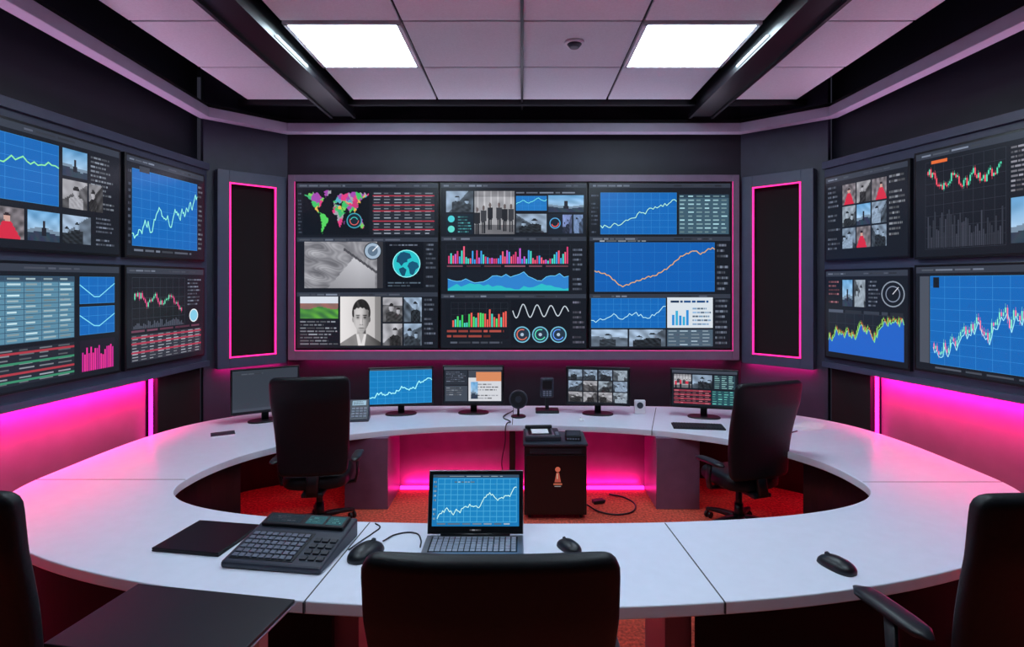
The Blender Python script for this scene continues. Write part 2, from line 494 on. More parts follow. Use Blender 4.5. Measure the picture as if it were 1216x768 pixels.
def sweep(name, path, w, z0, z1, mat):
    V = []; F = []
    n = len(path)
    for i, p in enumerate(path):
        p = Vector(p)
        d1 = (p - Vector(path[i - 1])).normalized() if i > 0 else None
        d2 = (Vector(path[i + 1]) - p).normalized() if i < n - 1 else None
        if d1 is None: d1 = d2
        if d2 is None: d2 = d1
        nn = Vector((-(d1.y + d2.y), d1.x + d2.x)).normalized()
        k = 1 / max(.3, nn.dot(Vector((-d1.y, d1.x))))
        q = p + nn * w * k
        V += [(p.x, p.y, z0), (q.x, q.y, z0), (q.x, q.y, z1), (p.x, p.y, z1)]
    for i in range(n - 1):
        a = i * 4; b = a + 4
        F += [(a, a + 1, b + 1, b), (a + 1, a + 2, b + 2, b + 1), (a + 2, a + 3, b + 3, b + 2), (a + 3, a, b, b + 3)]
    F += [(0, 1, 2, 3), (4 * n - 4, 4 * n - 3, 4 * n - 2, 4 * n - 1)]
    return mesh(name, V, F, mat, bevel=.006)
cpath = [(-3.3, -1.5), (-3.32, 3.0), (-3.47, 6.22), (-2.86, 6.84), (2.66, 6.84), (3.39, 6.2), (3.52, 3.9), (3.72, -1.5)]
sweep('trim_1', cpath, .13, 4.03, 4.14, M_trim)
sweep('trim_2', [(p[0] * 1.01, p[1] + .03) for p in cpath], .3, 4.14, 4.19, M_black)

# suspended ceiling
G = .98
ys = [6.5 - G * i for i in range(9)]
tl = []; lights = []
for r in range(8):
    y1, y0 = ys[r], ys[r + 1]
    for c in range(4):
        x0 = (c - 2) * G; x1 = x0 + G
        if r in (1, 4) and c in (0, 3):
            lights.append((x0, x1, y0, y1)); continue
        tl.append((x0 + .012, x1 - .012, y0 + .012, y1 - .012, 4.31, 4.335))
    for sx in (-1, 1):
        a, b = sorted((sx * 2.31, sx * 3.17))
        tl.append((a, b, y0 + .012, y1 - .012, 4.31, 4.335))
boxes('ceiling_tile_grid', tl, M_tile, bevel=.003)
box('ceiling_backing_panel', -1.97, 1.97, -1.4, 6.5, 4.345, 4.36, M_beam)
for (x0, x1, y0, y1) in lights:
    e = empty('ceiling_light_panel', ((x0 + x1) / 2, (y0 + y1) / 2, 4.3))
    h = G / 2
    boxes('housing', [(-h + .01, -h + .045, -h + .02, h - .02, -.005, .04), (h - .045, h - .01, -h + .02, h - .02, -.005, .04), (-h + .01, h - .01, -h + .015, -h + .045, -.005, .04), (-h + .01, h - .01, h - .045, h - .015, -.005, .04)], M_white, e)
    box('diffuser', -h + .045, h - .045, -h + .045, h - .045, 0, .02, M_light, e)
for sx in (-1, 1):
    e = empty('ceiling_beam', (sx * 2.15, 0, 0))
    box('web', -.13, .13, -1.4, 6.75, 4.22, 4.42, M_beam, e, bevel=.004)
    box('lower_flange', -.15, .15, -1.4, 6.75, 4.19, 4.22, M_beam, e)
    boxes('flange_rib', [(-.15, -.12, -1.4, 6.75, 4.165, 4.19), (.12, .15, -1.4, 6.75, 4.165, 4.19)], M_beam, e)
    boxes('white_strip', [(.152 if sx < 0 else -.168, .168 if sx < 0 else -.152, 4.55, 5.2, 4.192, 4.204)], M_wstrip, e)  # thin glowing white strip along the beam's inner side
e = empty('ceiling_spine', (0, 0, 0))
box('bar', -.012, .012, -1.4, 6.82, 4.285, 4.309, M_beam, e)
box('cross_bar', -3.3, 3.3, 6.52, 6.58, 4.26, 4.33, M_beam, e)
e = empty('smoke_detector', (.46, 4.94, 4.31))
cyl('base', .085, -.02, 0, M_white, e)
cyl('head', .04, -.05, -.02, M_dplastic, e, r2=.065)

# ---------------------------------------------------------------- back video wall
vw = empty('video_wall', (0, 6.95, 0))
boxes('surround_frame', [(-2.886, -2.80, -.03, .14, 1.241, 3.523), (2.592, 2.678, -.03, .14, 1.241, 3.523), (-2.80, 2.592, -.03, .14, 3.44, 3.523), (-2.80, 2.592, -.03, .14, 1.241, 1.365)], M_frame2, vw, bevel=.004)
box('backing', -2.80, 2.592, .03, .14, 1.365, 3.44, M_bezel, vw)
t = .012
boxes('led_outline', [(-2.886 - t, -2.886, .06, .08, 1.241, 3.52), (2.678, 2.678 + t, .06, .08, 1.241, 3.52), (-2.886, 2.678, .06, .09, 1.241 - t, 1.241), (-2.886, 2.678, .06, .08, 3.523, 3.523 + t),
                      (-2.805, -2.795, -.034, -.03, 1.36, 3.44), (2.59, 2.60, -.034, -.03, 1.36, 3.44), (-2.8, 2.6, -.034, -.03, 1.352, 1.36)], PM('led_pink_dim', (255, 60, 160), .5, emis=(235, 50, 140), estr=.6), vw)
arealight('led_wash', (-.1, .08, 1.22), (math.radians(10), 0, 0), 5.3, .04, 11, (255, 30, 140), vw)
arealight('fill_up_light', (-.1, .05, 3.56), (math.radians(180 + 42), 0, 0), 5.2, .08, 13, (226, 218, 245), vw)  # added fill lamp without a fitting, brightens ceiling tiles and cornice
SC = 6.95 / 667
def vdisp(x0, x1):
    X0 = (x0 - 620) * SC; X1 = (x1 - 620) * SC
    Z0, Z1 = 1.387, 3.419
    box('display_bezel', X0 - .012, X1 + .012, -.012, .03, Z0 - .012, Z1 + .012, M_bezel, vw, bevel=.003)
    c = Canvas(X1 - X0, Z1 - Z0, x0, 218, x1 - x0, 195)
    c.rect(x0, 218, x1, 413, BG)
    return c, X0, Z0
# --- display 1
c, X0, Z0 = vdisp(353, 520)
for y in (218, 282, 347):
    c.rect(353, y, 520, y + 5, (48, 54, 66)); c.text(356, y + .5, 420, y + 5, 1, TX); c.text(430, y + .5, 515, y + 5, 1, (90, 96, 112), .5)
c.raster(360, 226, 439, 279, 120, 80, P_world)
c.text(354.5, 228, 359, 278, 12, (90, 100, 120))
c.disc(421, 262, 8.5, (24, 40, 52)); c.ring(421, 262, 8.5, .012, (60, 150, 170)); c.ring(421, 262, 5, .01, (200, 90, 90), 0, 200); c.ring(421, 262, 4, .008, (70, 200, 190), 200, 340)
c.table(443, 228, 516, 279, 14, 6, (34, 38, 48), (140, 148, 162))
c.nl()
for y in (232, 243, 250, 262, 272): c.rect(443, y, 516, y + 1.2, (170, 46, 66), nl=False)
c.raster(362, 287, 455, 342, 80, 50, P_map)
c.rect(458, 287, 503, 342, (14, 18, 26))
c.disc(443, 298, 10, (150, 170, 190)); c.ring(443, 298, 10, .012, (40, 44, 50)); c.disc(443, 298, 6, (90, 110, 130)); c.line([(443, 298), (449, 292)], .012, (220, 225, 230))
c.disc(483, 313, 16, (38, 180, 188))
c.poly([(472, 305), (476, 300), (480, 299), (487, 301), (489, 306), (484, 308), (484, 311), (480, 312), (477, 316), (474, 312), (471, 311)], (20, 74, 104)); c.poly([(486, 312), (490, 310), (496, 312), (498, 317), (494, 320), (491, 327), (487, 325), (486, 319), (484, 316)], (20, 80, 110)); c.poly([(474, 319), (479, 317), (483, 320), (481, 327), (478, 328), (475, 323)], (18, 70, 96))
c.ring(483, 313, 16, .01, (140, 225, 230))
c.text(461, 334, 500, 341, 2, (110, 130, 150)); c.text(463, 289, 498, 293, 1)
c.text(506, 288, 518, 342, 10, (100, 110, 128))
c.raster(357, 352, 402, 378, 46, 26, P_land)
c.raster(404.5, 352, 452.5, 410, 110, 130, P_portrait)
c.text(357, 380, 402, 410, 8, (150, 158, 170))
for i, (a, b, d, f) in enumerate([(455, 353, 478, 382), (480, 353, 501, 382), (455, 384, 478, 410), (480, 384, 501, 410)]):
    c.raster(a, b, d, f, 26, 30, P_mono(40 + i, 125))
c.text(504, 353, 518, 410, 10, (110, 120, 140))
c.build('screen_content', vw, (X0, -.0125, Z0))
# --- display 2
c, X0, Z0 = vdisp(524, 696)
for y in (218, 281, 349):
    c.rect(524, y, 696, y + 5, (48, 54, 66)); c.text(527, y + .5, 580, y + 5, 1, TX); c.text(600, y + .5, 692, y + 5, 1, (90, 96, 112), .5)
c.raster(530, 227, 562, 252, 38, 30, P_mono(3, 120)); c.raster(563.5, 227, 611, 278, 70, 60, P_people(8))
c.rect(530, 254, 562, 278, (20, 32, 44)); c.text(544, 256, 561, 277, 6, (90, 180, 190)); c.disc(536, 260, 4, (70, 190, 200)); c.disc(536, 272, 4, (90, 200, 190))
c.chart(613, 233, 649, 250, c.walk(20, .6, .2, .1, 4), bg=(30, 110, 180), nx=5, ny=3, wd=.006)
c.raster(651, 232, 693, 252, 40, 24, P_sky(5)); c.raster(613, 254, 649, 276, 34, 24, P_mono(16, 120)); c.rect(651, 254, 693, 278, (26, 34, 46))
c.ring(659, 265, 6, .012, (80, 150, 200)); c.ring(659, 265, 4, .01, (220, 90, 90), 0, 160); c.raster(668, 255, 679, 277, 12, 20, P_mono(18, 130, (.7, .8, 1.1))); c.raster(681, 255, 692, 277, 12, 20, P_mono(19, 120, (.7, .85, 1.1)))
c.text(613, 227, 693, 231, 1)
c.rect(530, 288, 677, 346, (20, 24, 32)); c.grid(530, 290, 677, 314, 12, 4, (40, 46, 58))
cc = [(60, 150, 220), (70, 205, 190), (230, 90, 120), (190, 90, 200), (200, 60, 110)]
c.bars(532, 292, 675, 313, 56, cc, 12, .25, 1.0, lambda t: .35 + .65 * abs(math.sin(7 * t + .6)))
c.text(531, 314, 676, 318, 1, (150, 90, 110), .95)
a1 = c.walk(28, .55, .35, .16, 21); a2 = c.walk(28, .8, .65, .12, 22)
c.chart(532, 320, 675, 345, a1, c=(110, 200, 240), bg=(22, 28, 38), gc=None, wd=.006, area=(44, 120, 190))
c.nl()
P = [(532 + 143 * p[0], 320 + 25 * p[1]) for p in a2]
for a, b in zip(P[:-1], P[1:]): c.poly([(a[0], 345), (b[0], 345), b, a], (42, 176, 186), nl=False)
c.text(680, 288, 694, 346, 10, (105, 115, 135))
c.rect(530, 356, 604, 402, (20, 24, 32)); c.grid(536, 359, 603, 388, 8, 4, (46, 52, 62))
c.bars(537, 358, 602, 388, 24, [(80, 215, 110), (70, 200, 180), (225, 90, 80), (60, 190, 90)], 30, .3, .95, lambda t: .4 + .6 * t)
c.text(531, 390, 603, 402, 2, (200, 90, 80)); 
c.rect(607, 356, 677, 409, (18, 22, 30))
c.line([(609 + 66 * i / 60, 369 + 8.5 * math.sin(i * .42) * (1 - .006 * i)) for i in range(61)], .012, (180, 190, 200))
for k, x in enumerate((620, 641.5, 663)):
    c.disc(x, 397, 9.5, (34, 50, 66)); c.ring(x, 397, 9, .014, (110, 175, 200)); c.ring(x, 397, 6, .012, ((210, 110, 90), (90, 210, 180), (90, 140, 230))[k], 30, 290); c.disc(x, 397, 2, (160, 180, 200))
c.text(680, 356, 694, 409, 9, (120, 120, 140)); c.text(535, 404, 600, 409, 1, (120, 130, 150), .5)
c.build('screen_content', vw, (X0, -.0125, Z0))
# --- display 3
c, X0, Z0 = vdisp(700, 867)
for y in (218, 281, 349):
    c.rect(700, y, 867, y + 5, (48, 54, 66)); c.text(704, y + .5, 760, y + 5, 1, TX); c.text(800, y + .5, 862, y + 5, 1, (90, 96, 112), .5)
c.text(702, 230, 711, 278, 10, (90, 100, 120))
c.chart(713, 229, 803, 278, c.walk(40, .85, .2, .07, 55), c=(170, 235, 200), bg=BLUE, gc=GRID, nx=9, ny=6)
c.table(806, 231, 865, 278, 10, 6, (58, 84, 100), (150, 190, 200), head=(40, 60, 76))
KP = [.58, .62, .66, .78, .90, .86, .80, .76, .70, .68, .60, .52, .40, .28, .22, .16, .24, .14, .10]
c.chart(706, 288, 848, 346, [(i / 60, KP[min(17, int(i * .3))] * (1 - (i * .3) % 1) + KP[min(18, int(i * .3) + 1)] * ((i * .3) % 1) + .015 * math.sin(i * 2.3)) for i in range(61)], c=(206, 160, 90), bg=(18, 88, 166), gc=(38, 114, 186), nx=10, ny=5, wd=.011)
c.text(851, 288, 865, 346, 9, (120, 130, 150)); c.text(712, 284.5, 770, 288, 1, (180, 190, 200))
c.chart(702, 354, 790, 389, c.walk(34, .75, .45, .12, 61), c=(170, 225, 235), bg=BLUE, gc=GRID, nx=10, ny=5)
c.rect(792, 353, 846, 389, (200, 208, 216)); c.text(796, 355, 843, 361, 1, (40, 90, 150)); c.bars(797, 366, 818, 386, 5, [(40, 130, 200), (50, 160, 200)], 4, .5, 1); c.text(822, 364, 844, 387, 5, (150, 190, 230))
c.raster(702, 391, 745, 411, 40, 20, P_mono(71, 140)); c.raster(747, 391, 790, 411, 40, 20, P_mono(74, 130))
c.table(792, 391, 846, 411, 5, 4, (70, 88, 104), (150, 170, 185)); c.text(849, 354, 865, 410, 9, (120, 130, 150))
c.build('screen_content', vw, (X0, -.0125, Z0))

# ---------------------------------------------------------------- side display walls
def side_bank(o, a, s0, s1, led_s0, led_s1, led_edge, en):
    e = empty('wall_display_surround', (o[0], o[1], 0), a)
    box('surround_panel', s0, s1, 0, .175, 1.25, 3.55, M_frame, e, bevel=.006)
    boxes('surround_lip', [(s0, s1, -.035, 0, 3.47, 3.55), (s0, s1, -.035, 0, 1.25, 1.31)], M_frame, e, bevel=.004)
    box('glow_catch_panel', led_s0, led_s1, .16, .178, 0, 1.245, M_glowcatch, e)  # added panel over the dark wall, catches the LED wash more brightly
    box('led_strip', led_s0, led_s1, .09, .12, 1.236, 1.249, M_pinkhot, e)
    arealight('led_wash', ((led_s0 + led_s1) / 2, .06, 1.23), (math.radians(34), 0, 0), led_s1 - led_s0, .05, en, (255, 20, 130), e)
    arealight('fill_up_light', ((s0 + s1) / 2, .03, 3.6), (math.radians(180 + 44), 0, 0), (s1 - s0) * .95, .08, 10, (244, 190, 236), e)  # added fill above the surround, lifts the ceiling; no fitting modelled
    box('led_edge_strip', led_edge - .012, led_edge + .012, .09, .115, .45, 1.235, M_pinkhot, e)
    return e
def side_disp(e, s0, s1, z0, z1, fn):
    ob = empty('wall_display', (0, 0, 0), 0, e)
    box('bezel', s0, s1, -.045, -.001, z0, z1, M_bezel, ob, bevel=.004)
    b = .022
    c = Canvas(s1 - s0 - 2 * b, z1 - z0 - 2 * b)
    c.rng = random.Random(int(s0 * 100 + z0 * 10))
    c.rect(0, 0, 1, 1, BG); c.rect(0, 0, 1, .06, (50, 56, 68)); c.text(.03, .012, .4, .05, 1, TX); c.text(.5, .012, .97, .05, 1, (90, 96, 112), .5)
    fn(c)
    c.build('screen_content', ob, (s0 + b, -.0455, z0 + b))
LB = side_bank(Lw, LA, -1.6, 2.33, -1.6, 1.6, 1.60, 80)
RB = side_bank(Rw, RA, -.04, 4.0, .55, 4.0, .55, 86)
box('black_cabinet_panel', 1.64, 2.3, .06, .175, 0, 1.24, M_black, LB)
box('black_cabinet_panel', .0, .51, .06, .175, 0, 1.24, M_black, RB)
U0, U1, D0, D1 = 2.43, 3.40, 1.38, 2.36
def L_near_up(c):
    c.chart(.02, .1, .66, .62, c.walk(40, .8, .25, .06, 5), c=(130, 220, 150), bg=BLUE, gc=GRID, wd=.01)
    c.raster(.68, .1, .81, .34, 24, 20, P_sky(4)); c.text(.83, .1, .97, .6, 12, (150, 160, 175))
    c.raster(.68, .37, .81, .62, 24, 20, P_mono(5)); c.raster(.82, .37, .9, .62, 14, 20, P_mono(6, 90)); 
    for i in range(5): c.raster(.02 + i * .165, .68, .17 + i * .165, .93, 28, 22, [P_people(31, True), P_sky(38), P_red(33), P_sky(34, True), P_mono(35, 140)][i])
    c.text(.86, .66, .97, .94, 7)
def L_far_up(c):
    c.chart(.06, .12, .9, .9, c.walk(70, .85, .3, .08, 11), c=(140, 230, 210), bg=BLUE, gc=GRID, nx=8, ny=8, wd=.01)
    c.text(.015, .12, .05, .9, 12, (90, 100, 120)); c.text(.92, .12, .985, .9, 14, (130, 140, 155)); c.text(.08, .92, .88, .97, 1); c.rect(.14, .08, .26, .14, (50, 56, 66))
def L_near_dn(c):
    c.table(.02, .1, .74, .63, 12, 9, (84, 128, 152), (170, 196, 204), head=(50, 70, 90)); c.grid(.02, .1, .74, .63, 9, 12, (50, 80, 102), .005)
    c.chart(.77, .1, .97, .34, [(0, .3), (.4, .75), (.55, .75), (1, .25)], c=(120, 210, 230), bg=BLUE, gc=GRID, nx=4, ny=3); c.chart(.77, .37, .97, .62, [(0, .3), (.4, .7), (.55, .72), (1, .3)], c=(120, 210, 230), bg=BLUE, gc=GRID, nx=4, ny=3)
    c.table(.02, .67, .74, .96, 8, 8, (34, 38, 48), (130, 136, 146)); c.nl()
    for y, q in ((.70, (160, 54, 66)), (.78, (56, 130, 100)), (.86, (160, 54, 66)), (.92, (56, 130, 100))): c.rect(.02, y, .74, y + .018, q, nl=False)
    c.rect(.77, .67, .97, .96, (30, 28, 40)); c.bars(.78, .7, .965, .95, 16, [(225, 50, 150), (190, 40, 140)], 9, .5, .9)
def L_far_dn(c):
    c.rect(.06, .1, .72, .62, (22, 26, 34)); c.grid(.06, .1, .72, .62, 8, 5, (52, 58, 70))
    c.candles(.08, .14, .7, .58, c.walk(36, .3, .5, .12, 15), up=(110, 220, 180), dn=(235, 80, 140))
    c.bars(.07, .5, .7, .62, 34, [(70, 76, 90)], 3, .1, .7)
    c.text(.76, .1, .96, .42, 8); c.disc(.85, .53, .07, (120, 190, 215)); c.ring(.85, .53, .07, .01, (220, 225, 230)); c.text(.05, .62, .96, .67, 1, (150, 90, 120))
    c.table(.05, .68, .96, .95, 9, 9, (46, 50, 60), (150, 154, 165)); c.nl()
    for y in (.70, .76, .85): c.rect(.05, y, .96, y + .018, (160, 54, 76), nl=False)
side_disp(LB, -.78, 1.046, U0, U1, L_near_up); side_disp(LB, 1.09, 2.225, U0, U1, L_far_up)
side_disp(LB, -.78, 1.046, D0, D1, L_near_dn); side_disp(LB, 1.09, 2.225, D0, D1, L_far_dn)
def R_far_up(c):
    c.text(.03, .1, .2, .9, 14); c.text(.8, .1, .97, .9, 14, (150, 155, 165))
    k = 0
    for j in range(3):
        for i in range(3):
            c.raster(.23 + i * .185, .12 + j * .26, .4 + i * .185, .36 + j * .26, 18, 20, [P_red(50 + k), P_mono(50 + k, 110), P_mono(60 + k, 100), P_sky(60 + k)][(2 * i + j) % 4]); k += 1
def R_far_dn(c):
    c.text(.04, .1, .2, .38, 6, (170, 110, 120)); c.raster(.23, .1, .36, .4, 14, 20, P_sky(71, True)); c.raster(.38, .1, .52, .4, 16, 24, P_mono(72, 110)); c.text(.56, .1, .7, .4, 7)
    c.ring(.84, .25, .13, .012, (130, 140, 155)); c.ring(.84, .25, .08, .01, (120, 130, 150)); c.line([(.84, .25), (.9, .18)], .008, (200, 200, 210))
    c.text(.04, .42, .96, .5, 1, (90, 100, 120))
    w = c.walk(60, .62, .1, .13, 78, mid=.5)
    c.chart(.04, .48, .96, .94, w, c=(120, 210, 140), bg=(26, 32, 42), gc=(48, 54, 66), nx=8, ny=4, area=(34, 92, 184))
    c.candles(.04, .48, .96, .94, [(p[0], max(.03, p[1] - .05)) for p in w], up=(150, 210, 90), dn=(200, 120, 70))
def R_near_up(c):
    c.rect(.05, .1, .42, .93, (20, 24, 32)); c.grid(.05, .1, .42, .93, 8, 8, (48, 52, 62))
    c.candles(.06, .1, .41, .62, c.walk(48, .25, .4, .14, 85, mid=.45), up=(80, 210, 170), dn=(235, 80, 100), wd=.8); c.bars(.06, .55, .41, .92, 40, [(56, 60, 72), (46, 50, 60)], 6, .25, .95)
    c.rect(.08, .09, .16, .12, (210, 100, 50)); c.text(.44, .1, .56, .5, 10, (160, 160, 172)); c.text(.57, .1, .97, .5, 10, (150, 155, 170))
    c.raster(.44, .54, .66, .92, 40, 34, P_sky(90)); c.raster(.68, .54, .97, .92, 36, 30, P_mono(91, 120))
def R_near_dn(c):
    c.rect(.02, .09, .07, .93, (70, 76, 88)); c.chart(.075, .09, .8, .93, [(0, .5), (.01, .5)], c=None, bg=BLUE, gc=GRID, nx=10, ny=8)
    w = c.walk(84, .85, .12, .1, 97)
    c.line([(.09 + .68 * p[0], .12 + .78 * min(.95, p[1] + .05)) for p in w], .006, (150, 220, 235))
    c.candles(.09, .12, .77, .9, w, up=(130, 230, 190), dn=(240, 120, 150)); c.text(.83, .1, .97, .93, 14); c.rect(.09, .1, .12, .2, (20, 26, 34))
    c.text(.1, .945, .8, .985, 1)
side_disp(RB, .01, 1.043, U0 + .0, U1 - .03, R_far_up); side_disp(RB, 1.083, 2.95, U0 - .02, U1, R_near_up)
side_disp(RB, .01, 1.043, D0 - .02, D1 - .02, R_far_dn); side_disp(RB, 1.083, 2.95, D0, D1, R_near_dn)

# ---------------------------------------------------------------- control desk
def sp(v, e): return math.copysign(abs(v) ** e, v)
def inner(t):
    c, s = math.cos(t), math.sin(t); n = 2.15 if s >= 0 else 2.6; b = 1.55 if s >= 0 else .77
    return (2.47 * sp(c, 2 / n), 4.15 + b * sp(s, 2 / n))
def outer(t):
    c, s = math.cos(t), math.sin(t); n = 3.7 if s >= 0 else 2.1; b = 2.4 if s >= 0 else 1.7
    return ((3.5 if c > 0 else 3.58) * sp(c, 2 / n), 4.2 + b * sp(s, 2 / n))
desk = empty('control_desk')
N = 240; V = []; F = []
for i in range(N):
    t = 2 * math.pi * i / N
    a = inner(t); b = outer(t)
    V += [(a[0], a[1], .69), (b[0], b[1], .69), (b[0], b[1], .75), (a[0], a[1], .75)]
for i in range(N):
    a = 4 * i; b = 4 * ((i + 1) % N)
    for k in range(4):
        F.append((a + k, a + (k + 1) % 4, b + (k + 1) % 4, b + k))
mesh('worktop', V, F, M_desk, desk, bevel=.006)
def strip(name, A, B, w, z0, z1, mat, parent):
    d = Vector((B[0] - A[0], B[1] - A[1])).normalized(); n = Vector((-d.y, d.x)) * w / 2
    P = [(A[0] + n.x, A[1] + n.y), (B[0] + n.x, B[1] + n.y), (B[0] - n.x, B[1] - n.y), (A[0] - n.x, A[1] - n.y)]
    V = [(p[0], p[1], z0) for p in P] + [(p[0], p[1], z1) for p in P]
    return mesh(name, V, [(0, 1, 2, 3), (4, 5, 6, 7), (0, 1, 5, 4), (1, 2, 6, 5), (2, 3, 7, 6), (3, 0, 4, 7)], mat, parent)
for A, B in [((-3.575, 4.13), (-2.475, 4.13)), ((3.49, 4.08), (2.475, 4.08)), ((-.92, 3.39), (-.99, 2.54)), ((.86, 3.385), (.92, 2.54)), ((-.1, 5.71), (-.1, 6.58)), ((1.27, 5.5), (1.55, 6.5))]:
    strip('joint', A, B, .007, .70, .7508, M_seam, desk)
def ringwall(name, t0, t1, f, th, z0, z1, mat, n=30):
    V = []; F = []
    for i in range(n + 1):
        t = math.radians(t0 + (t1 - t0) * i / n); a = Vector(inner(t)); b = Vector(outer(t)); d = (b - a); L = d.length
        p = a + d * f; q = p + d / L * th
        V += [(p.x, p.y, z0), (q.x, q.y, z0), (q.x, q.y, z1), (p.x, p.y, z1)]
    for i in range(n):
        a = 4 * i; b = a + 4
        for k in range(4): F.append((a + k, a + (k + 1) % 4, b + (k + 1) % 4, b + k))
    F += [(0, 1, 2, 3), tuple(4 * n + k for k in range(4))]
    return mesh(name, V, F, mat, desk)
ringwall('side_apron_left', 160, 232, .05, .03, 0, .69, M_apron)
ringwall('side_apron_right', -52, 20, .05, .03, 0, .69, M_apron)
ringwall('near_apron_left', 196, 256, .80, .03, 0, .69, M_black)
ringwall('near_apron_right', -77, -16, .80, .03, 0, .69, M_black)
ringwall('modesty_panel', 28, 152, .82, .03, 0.0, .69, M_apron, 40)
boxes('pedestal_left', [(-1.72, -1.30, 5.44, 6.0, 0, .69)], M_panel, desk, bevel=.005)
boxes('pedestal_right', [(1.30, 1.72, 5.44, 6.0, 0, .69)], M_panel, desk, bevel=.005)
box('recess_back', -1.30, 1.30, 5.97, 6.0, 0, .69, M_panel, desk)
box('divider_post', -.13, -.07, 5.75, 5.97, 0, .69, M_apron, desk, bevel=.003)
boxes('led_floor_strip', [(-1.29, -.14, 5.93, 5.96, .012, .04), (-.06, 1.29, 5.93, 5.96, .012, .04)], M_pinkhot, desk)
arealight('led_wash', (-.7, 5.9, .06), (math.radians(158), 0, 0), 1.1, .05, 11, (255, 20, 130), desk)
arealight('led_wash', (.62, 5.9, .06), (math.radians(158), 0, 0), 1.25, .05, 11, (255, 20, 130), desk)
for sx, sgn in ((-2.35, -1), (2.35, 1)):
    arealight('led_wash', (sx, 5.6, .67), (0, 0, 0), .8, .1, 1.5, (255, 60, 120), desk)
boxes('near_support_left', [(-.93, -.80, 2.75, 3.2, 0, .69)], M_panel, desk, bevel=.004)
boxes('near_support_right', [(.70, .83, 2.75, 3.2, 0, .69)], M_panel, desk, bevel=.004)
arealight('led_wash', (0, 3.0, .675), (0, 0, 0), 1.4, .1, 1.8, (255, 60, 130), desk)

# ---------------------------------------------------------------- office chairs
def chair(loc, rz, top=1.38, bw=.64, arms=True, arm_z=.66, s=1.0, arm_y=(-.24, .14), bz=.54, lean=.13, r=.06, arm_w=1.0):
    e = empty('office_chair', (loc[0], loc[1], 0), rz, s=s)
    rings = []
    H = top - bz; m = 26
    zs = [0, .004, .012, .025, .045, .075] + [.075 + (H - .15) * i / m for i in range(1, m)] + [H - .075, H - .045, H - .025, H - .012, H - .004, H]
    for z in zs:
        v = z / H
        dz = max(0, r - z, z - (H - r))
        w = bw / 2 * (.88 + .12 * min(1, v * 1.3)) - r + math.sqrt(max(0, r * r - dz * dz))
        th = .038 * math.sqrt(max(.02, 1 - (max(0, .03 - z, z - (H - .03)) / .03) ** 2))
        cy = -.27 - lean * v + .035 * math.sin(math.pi * min(1, v * 1.3))
        ring = []
        for (x, y, _) in se(w, th, 4.5, 36):
            ring.append((x, y + cy + .22 * x * x, bz + z))
        rings.append(ring)
    loft('backrest', rings, M_leather, e)
    rings = []
    for z, k in [(.42, .80), (.425, .93), (.44, .99), (.47, 1.0), (.50, 1.0), (.525, .97), (.54, .9), (.545, .75)]:
        rings.append([(x, y, z - (.035 * max(0, (y - .12) / .14) ** 2 if z > .44 else 0) + .012 * abs(x) / .27) for (x, y, _) in se(.28 * k, .26 * k, 4, 36)])
    loft('seat', rings, M_leather, e)
    loft('back_bracket', [[(x, y - .30 + .04 * q, .40 + .24 * q) for (x, y, _) in se(.05, .02, 4, 16)] for q in (0, .5, 1)], M_plastic, e)
    box('under_plate', -.09, .09, -.3, .1, .385, .42, M_plastic, e, bevel=.01)
    cyl('gas_column', .028, .13, .39, M_plastic, e)
    cyl('column_shroud', .045, .1, .24, M_plastic, e, r2=.036)
    for k in range(5):
        a = math.radians(90 + 72 * k + 18)
        ca, sa = math.cos(a), math.sin(a)
        rr = []
        for q in range(7):
            u = q / 6; rad = .03 + .30 * u
            w = .034 - .014 * u; h = .026 - .010 * u; zc = .115 - .035 * u * u
            rr.append([(ca * rad - sa * x, sa * rad + ca * x, zc + y) for (x, y, _) in se(w, h, 3.5, 14)])
        loft('base_leg_%d' % (k + 1), rr, M_plastic, e)
        cx, cy = ca * .315, sa * .315
        for j, off in enumerate((-.02, .02)):
            cyl('caster_%d_%d' % (k + 1, j + 1), .03, -.011, .011, M_plastic, e, loc=(cx + ca * off, cy + sa * off, .031), rot=(0, math.pi / 2, a), n=18, bev=.004)
    if arms:
        y0, y1 = arm_y
        for sx in (-1, 1):
            X = sx * (bw / 2 + .015)
            rr = []
            for q in range(9):
                u = q / 8; k = math.sqrt(max(.05, 1 - abs(2 * u - 1) ** 6))
                rr.append([(X + x, y0 + (y1 - y0) * u, arm_z - .02 + z - .02 * u * u) for (x, z, _) in se(.042 * k * arm_w, .02 * k, 3, 18)])
            loft('arm_pad_%s' % ('l' if sx < 0 else 'r'), rr, M_plastic, e)
            ym = (y0 + y1) / 2
            pts = [(sx * .16, -.02, .405), (X - sx * .02, -.02, .42), (X, -.03, .5), (X, ym, arm_z - .04)]
            rr = []
            for i, p in enumerate(pts):
                if i == 0: rr.append([(p[0], p[1] + x, p[2] + z) for (x, z, _) in se(.03, .012, 4, 14)])
                elif i == 1: rr.append([(p[0] - sx * z * .7, p[1] + x, p[2] + z * .7) for (x, z, _) in se(.03, .014, 4, 14)])
                else: rr.append([(p[0] - sx * z, p[1] + x, p[2]) for (x, z, _) in se(.03, .012, 4, 14)])
            loft('arm_post_%s' % ('l' if sx < 0 else 'r'), rr, M_plastic, e)
    return e
chair((-1.81, 5.02), math.radians(8), top=1.42, bw=.64, arm_z=.685, bz=.56)
chair((1.93, 5.00), math.radians(18), top=1.38, bw=.66, arm_z=.685, bz=.54)
chair((-.09, 1.98), 0, top=1.43, bw=.745, arm_z=.96)
chair((-1.97, 2.26), math.radians(-5), top=1.50, bw=.62, arms=False, lean=.1)
chair((1.77, 2.24), math.radians(6), top=1.50, bw=.62, arm_z=.94, arm_y=(-.2, .2), lean=.1, arm_w=1.15)

